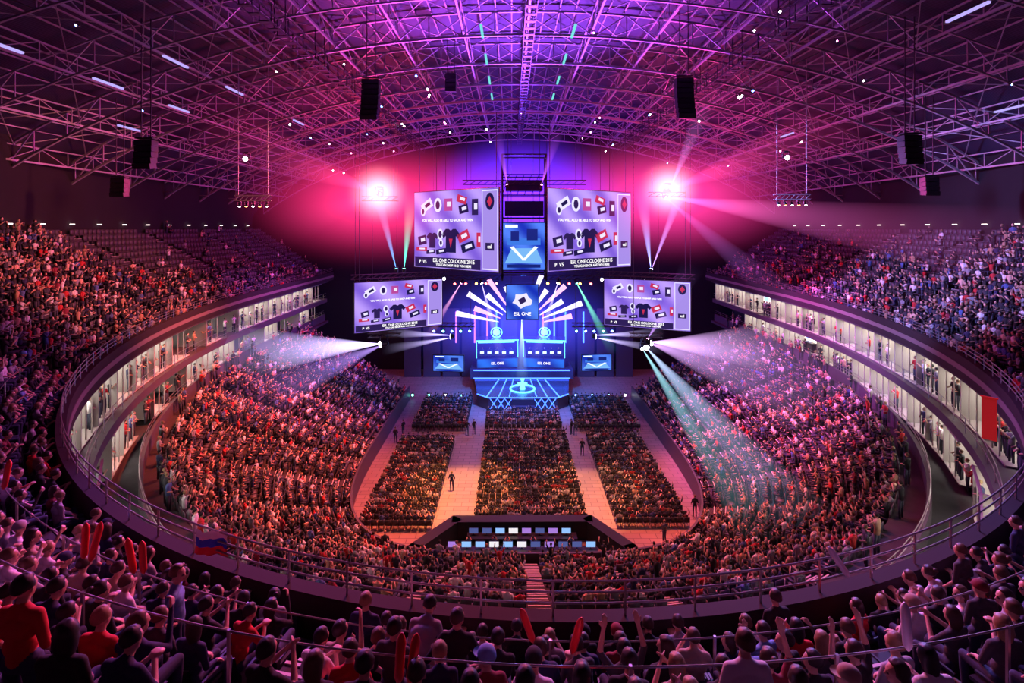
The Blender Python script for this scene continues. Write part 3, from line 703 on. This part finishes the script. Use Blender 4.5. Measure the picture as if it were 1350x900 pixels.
b=MB()
for i in range(12):
    x=-16+i*3.1; b.box((x,79.5,5.5),(2.7,.3,11))
bd=mk(b,'stage_backdrop',[sdark],label='tall black backdrop panels behind the stage',cat='backdrop')
for x in(-6,-4,-2.5,5,6.8,8.6,-9,11.5):
    b=MB(); b.box((x,79.28,8),(.22,.14,5)); mk(b,'light_tube',[blue if int(x*2)%2 else emat('led_violet',(.35,.1,1),3)],parent=bd)
def boxtruss(p0,p1,label='black box lighting truss hanging above the stage'):
    p0,p1=Vector(p0),Vector(p1); d=p1-p0; L=d.length; b=MB(); s=.25
    for y in(-s,s):
        for z in(-s,s): b.bar((0,y,z),(L,y,z),.07)
    k=int(L/.8)
    for i in range(k):
        x=i*L/k; x2=(i+1)*L/k
        for y in(-s,s): b.bar((x,y,-s),(x2,y,s),.04)
        for z in(-s,s): b.bar((x,-s,z),(x2,s,z),.04)
    for x in(.5,L-.5): b.bar((x,0,s),(x,0,min(36,zr(p0.x)-.6)-p0.z),.05)
    return mk(b,'lighting_truss',[steeld],loc=p0,rz=math.atan2(d.y,d.x),label=label,cat='lighting truss',group='stage lighting trusses')
TR=[((-18.8,57.5,18.2),(-8,63,18.2)),((10.8,63,18.2),(21.6,58.2,18.2)),((-8,63.5,17.6),(-1.3,64,17.6)),((4,64,17.6),(10.8,63.5,17.6)),((-6,60,29.5),(9,60,29.5)),((-17.6,58,27.4),(-13.4,58,27.4)),((16,58,27.9),(20.4,58,27.9)),((-11,66,11),(-5,66,11)),((8,66,11),(14,66,11)),((-17.5,60,10.9),(-13.5,60,10.9)),((14.3,60,10.9),(18.3,60,10.9))]
for t in TR: boxtruss(*t)
# lamps
def track(d):
    d=Vector(d).normalized(); return d.to_track_quat('Z','Y').to_matrix().to_4x4()
lens={'r':emat('lens_red',(1,.08,.08),14),'w':emat('lens_white',(1,.95,1),18),'b':emat('lens_blue',(.15,.3,1),14),'c':emat('lens_cyan',(.2,1,.8),10),'o':emat('lens_orange',(1,.35,.08),12),'p':emat('lens_pink',(1,.3,.7),12)}
lb=MB(); lb.tube([(0,0,-.28),(0,0,-.15),(0,0,.2),(0,0,.24)],[.1,.17,.19,.2],12)
lampb=lb.mesh('lamp_body',[blackp],True); ll=MB(); ll.tube([(0,0,.235),(0,0,.27)],[.175,.16],12); lensme={k:ll.mesh('lens',[m]) for k,m in lens.items()}
yk=MB(); yk.box((0,0,.42),(.3,.24,.1)); yk.box((-.23,0,.2),(.04,.1,.5)); yk.box((.23,0,.2),(.04,.1,.5)); ykm=yk.mesh('yoke',[blackp])
cone=MB(); cone.tube([(0,0,z_) for z_ in(0,.1,.25,.5,.75,1)],[.012,.1,.25,.5,.75,1],48,cap=False); conem=cone.mesh('light_beam',[],True)
def lamp(loc,dirn,c,beam=None,label=None,sc=1.,group='stage lamps'):
    o=link('stage_lamp',ykm,loc=loc,label=label or 'black moving-head stage lamp on a truss',cat='stage lamp',group=group); o.scale=(sc,)*3
    R=track(dirn); link('lamp_body',lampb,parent=o,M=R); link('lens',lensme[c],parent=o,M=R)
    if beam:
        L,r,col,s=beam; key='beam_%s_%.3f'%(str(col),s); me=conem.copy()
        me.materials.clear(); me.materials.append(beammat(key,col,s))
        k=link('light_beam',me,parent=o,M=Matrix.Translation(Vector(dirn).normalized()*.25)@R@Matrix.Diagonal((r/sc,r/sc,L/sc,1)))
        k['label']='self-glowing cone painted as a hazy lamp beam'
    return o
WB=(.6,.5,1.0)
lamp((-15.6,60,9.9),(-12,-8,.9),'w',(22,4.2,(.62,.50,1.0),2.6),'bright white moving-head lamp throwing a wide beam',2.0)
lamp((16.2,60,9.6),(.09,-1,-.165),'w',(35,2.6,(.5,.65,1.0),2.4),'bright white moving-head lamp throwing long beams',2.0)
lamp((15.8,60,9.4),(.015,-1,-.20),'w',(32,1.6,(.4,.85,1.0),2.4),None,1.2)
lamp((16.8,60,9.9),(.45,-1,.02),'w',(28,5.5,(.75,.4,1.0),1.3),None,1.2)
lamp((16.6,60,10.1),(1,-.5,.06),'w',(19,4.2,(.8,.45,1.0),1.7),None,1.2)
lamp((16.4,60,10.3),(.5,-.3,1),'p',(11,1.6,(.6,.3,1.0),.7),None,1.0)
lamp((-15.8,60,9.7),(-.6,-1,-.12),'w',(24,4,(.5,.3,1.0),.8),None,1.2)
lamp((-15.6,58,28),(-.7,-.7,.30),'r',(20,4,(1,.06,.25),.7),'red flood lamp glowing through haze',1.8)
lamp((-15.4,58,28),(-.3,-.9,-.25),'r',(20,2.6,(1,.08,.3),.4),'red flood lamp glowing through haze',1.2)
lamp((18.3,58,28.4),(.7,-.7,.30),'r',(22,4,(1,.06,.3),.7),'red flood lamp glowing through haze',1.8)
lamp((18.3,58,27.6),(.75,-1,-.22),'p',(34,3.6,(1,.15,.6),.9),None,1.2)
lamp((18.0,58,27.6),(.2,-1,-.5),'p',(30,2.0,(.7,.2,1),.5),None,1.2)
lamp((18.6,58,28.6),(.25,-.6,1),'p',(12,1.4,(.9,.3,1),.6),None,1.0)
for i in range(9):
    f=(i+.5)/9
    for (p0,p1) in TR[:2]:
        x,y,z=[p0[k]+(p1[k]-p0[k])*f for k in range(3)]
        c=random.choice('wwpwo'); lamp((x,y,z-.7),(random.uniform(-.5,.5),-1,random.uniform(-.6,.1)),c,None,None,1.1)
for (p0,p1),cs in((TR[2],'rrorr'),(TR[3],'ooror'),(TR[7],'bcbcb'),(TR[8],'cbbcb')):
    for i in range(5):
        f=(i+.5)/5; x,y,z=[p0[k]+(p1[k]-p0[k])*f for k in range(3)]; lamp((x,y,z-.7),(random.uniform(-.3,.3),-1,-.5),cs[i],None,None,1.0)
for i in range(14):
    x=-14+i*2.3
    if -6<x<9: continue
    lamp((x,69.5,.35),(random.uniform(-.2,.2),-1,.7),random.choice('bcw'),None,'small floor lamp beside the stage',.8)
for (p,d,c,col,L,r,s) in (((-13.6,62,18.6),(.10,0,1),'c',(.1,.9,.7),10,1.0,1.6),((-14.5,62,18.6),(-.25,0,1),'c',(.15,.4,1),11,.9,1.4),((17.5,62,18.6),(-.12,0,1),'b',(.35,.35,1),11,1.1,2.0),((17.5,62,18.6),(.35,-.1,1),'w',(.6,.3,1),15,1.0,1.3),
   ((8.3,64,17),(.5,-.4,-1.0),'c',(.2,1,.5),10,.8,2.0),((6,64,17),(-.35,-.3,-1.0),'w',WB,11,.8,1.4),((-4,64,17),(.3,-.3,-1),'w',WB,11,.8,1.4),((-6.5,64,17),(-.6,-.3,-1),'p',(1,.4,.8),9,.7,1.4),
   ((1.3,65.5,12),(.0,-.1,-1),'w',(.4,.6,1),9,1.1,2.2),((-.5,60,29),(-.2,-.2,1),'p',(.5,.1,1),8,1.0,1.0),((3.5,60,29),(.3,-.4,1),'p',(.6,.1,.9),8,1.0,1.0),
   ((-8,66,9.6),(-1,-.3,.10),'w',WB,9,.8,2.4),((-8,66,9.3),(-1,-.3,-.12),'w',WB,9,.8,2.0),((11,66,9.6),(1,-.3,.10),'w',WB,9,.8,2.4),((11,66,9.3),(1,-.3,-.12),'w',WB,9,.8,2.0)):
    lamp(p,d,c,(L,r,col,s))
for (x,y,z) in((-21,40,26.2),(22.7,40,26.3)):
    b=MB()
    for yy in(-.2,.2):
        for zz in(0,.4): b.bar((-1.4,yy,zz),(1.4,yy,zz),.06)
    for i in range(7): b.bar((-1.4+i*.4,-.2,0),(-1.0+i*.4,-.2,.4),.04)
    b.bar((-1.2,0,.4),(-1.2,0,zr(x)-z-.2),.04); b.bar((1.2,0,.4),(1.2,0,zr(x)-z-.2),.04)
    mk(b,'lighting_truss',[steel],loc=(x,y,z),label='short lighting truss hung on cables below the roof',cat='lighting truss',group='hanging flood trusses')
    for i in range(5): lamp((x-1.1+i*.55,y,z-.35),(0,-.3,-1),'o' if i%2 else 'w',None,'small flood lamp under a hanging truss',.6)
    lamp((x-.5,y,z+3.4),(0,-1,-.2),'w',None,'bright white flood lamp hanging below the roof',1.1)
for i in range(60):
    x=random.choice(xl[2:-2])+random.uniform(-.3,.3); y=random.choice(ys[2:])+random.uniform(-2,2)
    lamp((x,y,zr(x)-2.4),(random.uniform(-.4,.4),-1,random.uniform(-.9,-.3)),random.choice('wwwpb'),None,'small roof spotlight clamped to a steel truss',.4 if y<40 else .6,'roof spotlights')
lt=emat('tube_lilac',(.5,.4,1),1.1); ltc=emat('tube_cyan',(.2,.8,.8),1.0)
b=MB(); b.box((0,0,0),(.18,2.4,.12)); lum=b.mesh('roof_luminaire',[lt]); b=MB(); b.box((0,0,0),(.18,2.4,.12)); lumc=b.mesh('roof_luminaire',[ltc])
for x in(-31,-27,-22.5,24,29,33.5):
    for y in(26,33,40,52):
        if random.random()<.4: link('roof_luminaire',lum,loc=(x,y,zr(x)-2.2),label='long pale fluorescent roof lamp',cat='roof lamp',group='roof lamps')
for x in(-2.2,4.5):
    for y in(36,42,48,54): link('roof_luminaire',lumc,loc=(x,y,zr(x)-2.2),label='long cyan tinted roof lamp beside the catwalk',cat='roof lamp',group='roof lamps')
b=MB(); b.box((0,0,0),(.5,.1,.08)); cl=b.mesh('wall_lamp',[emat('wl',(1,.85,.8),3)])
S,L=spaced(ring(UA+11.5,UB+11.5,2,76,300),3.4)
for q in S:
    if q[1]>24: link('wall_lamp',cl,loc=(q[0],q[1],24.3),rz=math.atan2(q[2],-q[3]),label='small white lamp on the wall above the top row',cat='wall lamp',group='wall lamps')
def line_array(x,y,z,n,w=1.2):
    b=MB(); b.box((0,0,.1),(w,.5,.08)); b.bar((-.3,0,.1),(-.3,0,zr(x)-z),.05); b.bar((.3,0,.1),(.3,0,zr(x)-z),.05)
    o=mk(b,'speaker_array',[steeld],loc=(x,y,z),label='black line array of stacked loudspeakers hung from the roof',cat='loudspeaker',group='hanging loudspeakers')
    for i in range(n):
        c=MB(); c.box((0,0,0),(w,.6,.34)); c.box((0,-.31,0),(w*.9,.02,.26),1)
        k=mk(c,'speaker_cabinet',[blackp,steeld],parent=o); k.location=(0,-.02*i*i*.5,-.2-.36*i); k.rotation_euler=(.05*i,0,0)
line_array(-10,35,34.5,8); line_array(12.2,35,34.6,8); line_array(-5.2,42,37,4,.9); line_array(-23,31,29.5,5,1.1); line_array(25,31,29.8,5,1.1); line_array(-31,39,27.9,4,1.1); line_array(33,39,28,4,1.1)
# ---------------------------------------------------------------- control area
b=MB(); pts=[(-7.2,34.2),(-6.9,35),(-4.4,38.3),(6.0,38.4),(8.4,35),(8.7,34.2)]
for i in range(5):
    p,q=pts[i],pts[i+1]; d=(Vector(q)-Vector(p)); a=math.atan2(d.y,d.x)
    b.box(((p[0]+q[0])/2,(p[1]+q[1])/2,.7),(d.length+.5,.9,1.4),0,Matrix.Rotation(a,3,'Z'))
mk(b,'control_area_barrier',[black],label='black draped barrier around the control desks',cat='barrier')
for y,x0,x1 in((35.6,-4.8,6.2),(37.2,-3.4,4.9)):
    b=MB(); b.box(((x0+x1)/2,y,.75),(x1-x0,.8,.06)); b.box(((x0+x1)/2,y+.38,.38),(x1-x0,.04,.74))
    for x in np.linspace(x0+.1,x1-.1,6): b.box((x,y-.3,.37),(.06,.06,.74))
    mk(b,'control_desk',[blackp],label='long black control desk with monitors',cat='desk',group='control desks')
    for x in np.arange(x0+.5,x1-.3,1.0):
        m_=MB(); m_.box((0,0,.32),(.72,.05,.44)); m_.box((0,.02,.06),(.06,.04,.14)); m_.box((0,.02,.01),(.28,.2,.02))
        mo=mk(m_,'monitor',[blackp],loc=(x,y+.1,.78),label='glowing monitor on the control desk',cat='monitor',group='control monitors')
        q=random.randrange(4)
        m_=MB(); m_.add([(-.34,-.03,.12),(.34,-.03,.12),(.34,-.03,.52),(-.34,-.03,.52)],[(0,1,2,3)]); mk(m_,'monitor_screen',[emat('mon%d'%q,[(.3,.55,1),(.9,.85,.9),(.4,.2,.7),(.08,.1,.3)][q],1.0)],parent=mo)
# ---------------------------------------------------------------- props
b=MB(); b.tube([(0,0,0),(0,0,.03),(0,0,.08),(0,0,.5),(0,0,.56),(0,0,.6)],[.015,.03,.05,.052,.035,.01],10)
sr=b.mesh('inflatable_clapper',[mat('clap_red',(.8,.03,.03),.3)],True); sw_=b.mesh('inflatable_clapper',[mat('clap_white',(.85,.85,.9),.3)],True)
for (x,y,z,ax,ay,me,c) in((-6.6,7.6,18.9,.1,.15,sr,'red'),(-6.5,7.6,18.85,-.1,.2,sr,'red'),(-5.9,7.7,18.6,.1,-.1,sr,'red'),(-5.75,7.7,18.6,.2,.1,sr,'red'),(-1.22,5.3,19.1,.1,.08,sr,'red'),(-1.1,5.3,19.1,.1,.15,sr,'red'),(.8,6.6,18.3,.2,.2,sr,'red'),(.3,6.9,18.2,.2,-.3,sr,'red'),(4.5,5.6,19.2,.1,-.15,sw_,'white'),(-9.9,9.6,18.9,0,.2,sr,'red'),(5.6,8.2,18.2,0,-.6,sw_,'white')):
    o=link('inflatable_clapper',me,loc=(x,y,z),label='%s inflatable clapper stick held up in the crowd'%c,cat='clapper stick',group='inflatable clappers'); o.rotation_euler=(ax,ay,0)
b=MB(); N1,N2=12,9
vs=[(i/N1*.8,-.1+.03*math.sin(i*1.3+j*.4),-.5*j/N2-.04*math.sin(i*.5)) for j in range(N2+1) for i in range(N1+1)]
b.add(vs,[]); 
for j in range(N2):
    for i in range(N1): b.f.append((j*(N1+1)+i,j*(N1+1)+i+1,(j+1)*(N1+1)+i+1,(j+1)*(N1+1)+i)); b.m.append(j//3)
mk(b,'flag',[mat('fl_w',(.8,.8,.8),.8),mat('fl_b',(.03,.08,.6),.8),mat('fl_r',(.75,.03,.03),.8)],True,loc=(-6.7,10.55,17.62),rz=-.2,label='white blue and red striped flag draped over the railing',cat='flag')
b=MB(); b.box((0,0,0),(.42,.03,1.6)); b.tube([(-.25,0,.8),(.25,0,.8)],.03,6); mk(b,'banner',[mat('banner_red_glow',(.8,.02,.02),.7,em=(1,.03,.03),es=.2)],loc=(18.0,18.6,16.8),rz=-.9,label='red fabric banner hanging from the balcony rail',cat='banner')  # fabric is given a faint red glow of its own
# ---------------------------------------------------------------- painted haze glow (self-emitting volumes)
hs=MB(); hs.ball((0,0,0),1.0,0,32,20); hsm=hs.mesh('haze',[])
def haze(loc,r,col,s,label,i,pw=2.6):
    me=hsm.copy(); me.materials.clear(); me.materials.append(hazeglowmat('haze%d'%i,col,s,pw))
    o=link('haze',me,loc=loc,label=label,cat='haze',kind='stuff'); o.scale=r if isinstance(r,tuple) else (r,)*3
haze((-17,65,27.5),(22,13,10),(1,.03,.20),.26,'self-glowing volume painted as red haze around a flood lamp',0,2.5)
haze((20,65,28),(22,13,10),(1,.04,.32),.24,'self-glowing volume painted as red haze around a flood lamp',1,2.5)
haze((-15.6,57.6,28),4.2,(1,.35,.4),1.8,'self-glowing volume painted as the halo of a red lamp',2)
haze((18.3,57.6,28.4),4.2,(1,.35,.4),1.8,'self-glowing volume painted as the halo of a red lamp',3)
haze((1.3,70,27),(16,11,11),(.13,.02,1),.50,'self-glowing volume painted as violet haze beneath the roof',4,1.7)
haze((1.3,71,10),(18,6,9),(.06,.06,1),.32,'self-glowing volume painted as blue violet haze over the stage',5,2)
# ---------------------------------------------------------------- lights
def light(t,loc,tgt,e,col,size=3,ang=70,blend=.6):
    l=bpy.data.lights.new('lamp_light',t); l.energy=e; l.color=col
    if t=='SPOT': l.spot_size=math.radians(ang); l.spot_blend=blend; l.shadow_soft_size=size
    else: l.shadow_soft_size=size
    o=bpy.data.objects.new('lamp_light',l); SC.collection.objects.link(o); o.location=loc
    if tgt: o.rotation_euler=(Vector(tgt)-Vector(loc)).to_track_quat('-Z','Y').to_euler()
# roof
light('SPOT',(1.2,56,22),(1.2,40,39),150000,(.36,.07,1),.5,58,.9)
light('SPOT',(-8,50,24),(-9,36,38),34000,(.8,.08,.85),.5,60,.9)
light('SPOT',(10,50,24),(11,36,38),34000,(.55,.08,1),.5,60,.9)
light('POINT',(1.2,64,31),None,6000,(.14,.05,1),.8)
light('POINT',(-15,55,29.5),None,7000,(1,.03,.18),.6)
light('POINT',(18,55,29.5),None,7000,(1,.03,.28),.6)
light('SPOT',(-16,52,27),(-32,36,28),4000,(.9,.08,.25),.5,75,.9)
light('SPOT',(18,52,27),(34,36,28),4000,(.6,.12,.6),.5,75,.9)
# lower tier
light('SPOT',(-6,46,36),(-20,41,4),115000,(1,.14,.07),.7,56)
light('SPOT',(8,50,36),(19,42,3),90000,(1,.13,.08),.7,42)
light('SPOT',(14,58,32),(27,50,9),75000,(.8,.14,.95),1,58)
light('SPOT',(-10,60,30),(-26,58,8),30000,(.6,.12,1),1,62)
light('SPOT',(1,44,36),(1,26,3),52000,(1,.14,.12),.8,75)
# floor
light('SPOT',(-3,44,30),(-4.4,44,0),130000,(1,.32,.07),.4,24)
light('SPOT',(7,46,30),(7.2,44,0),85000,(1,.36,.12),.4,22)
light('SPOT',(1,48,34),(1,50,0),24000,(1,.34,.28),.8,46)
# upper tier sides
light('SPOT',(10,38,32),(36,38,21),46000,(.34,.32,1),.7,62)
light('SPOT',(-8,38,32),(-34,38,21),24000,(1,.24,.2),.7,62)
light('SPOT',(-4,30,34),(-14,12,18),14000,(.8,.14,.6),1,70)
light('SPOT',(6,30,34),(14,13,18),20000,(.5,.2,1),1,70)
# near tier
light('SPOT',(0,30,30),(0,7,17),25000,(1,.14,.24),.7,60)
light('SPOT',(12,26,26),(8,8,18),13000,(.28,.28,1),.6,45)
light('SPOT',(-12,26,26),(-8,8,18),10000,(.5,.15,1),.6,45)
# stage
light('SPOT',(1.4,60,18),(1.4,70,2),45000,(.05,.2,1),.6,80)
light('POINT',(1.4,70,10),None,5000,(.05,.18,1),.6)
w=bpy.data.worlds.new('world'); SC.world=w; w.use_nodes=True; w.node_tree.nodes['Background'].inputs[0].default_value=(.35,.10,.7,1); w.node_tree.nodes['Background'].inputs[1].default_value=.014
cam=bpy.data.cameras.new('camera'); cam.lens=36*650/1350; cam.sensor_width=36; cam.shift_y=-150/1350; cam.clip_end=300; cam.clip_start=.1
co=bpy.data.objects.new('camera',cam); SC.collection.objects.link(co); co.location=(0,0,24); co.rotation_euler=(math.pi/2,0,0); SC.camera=co
print('done',time.time()-T0,len(bpy.data.objects))
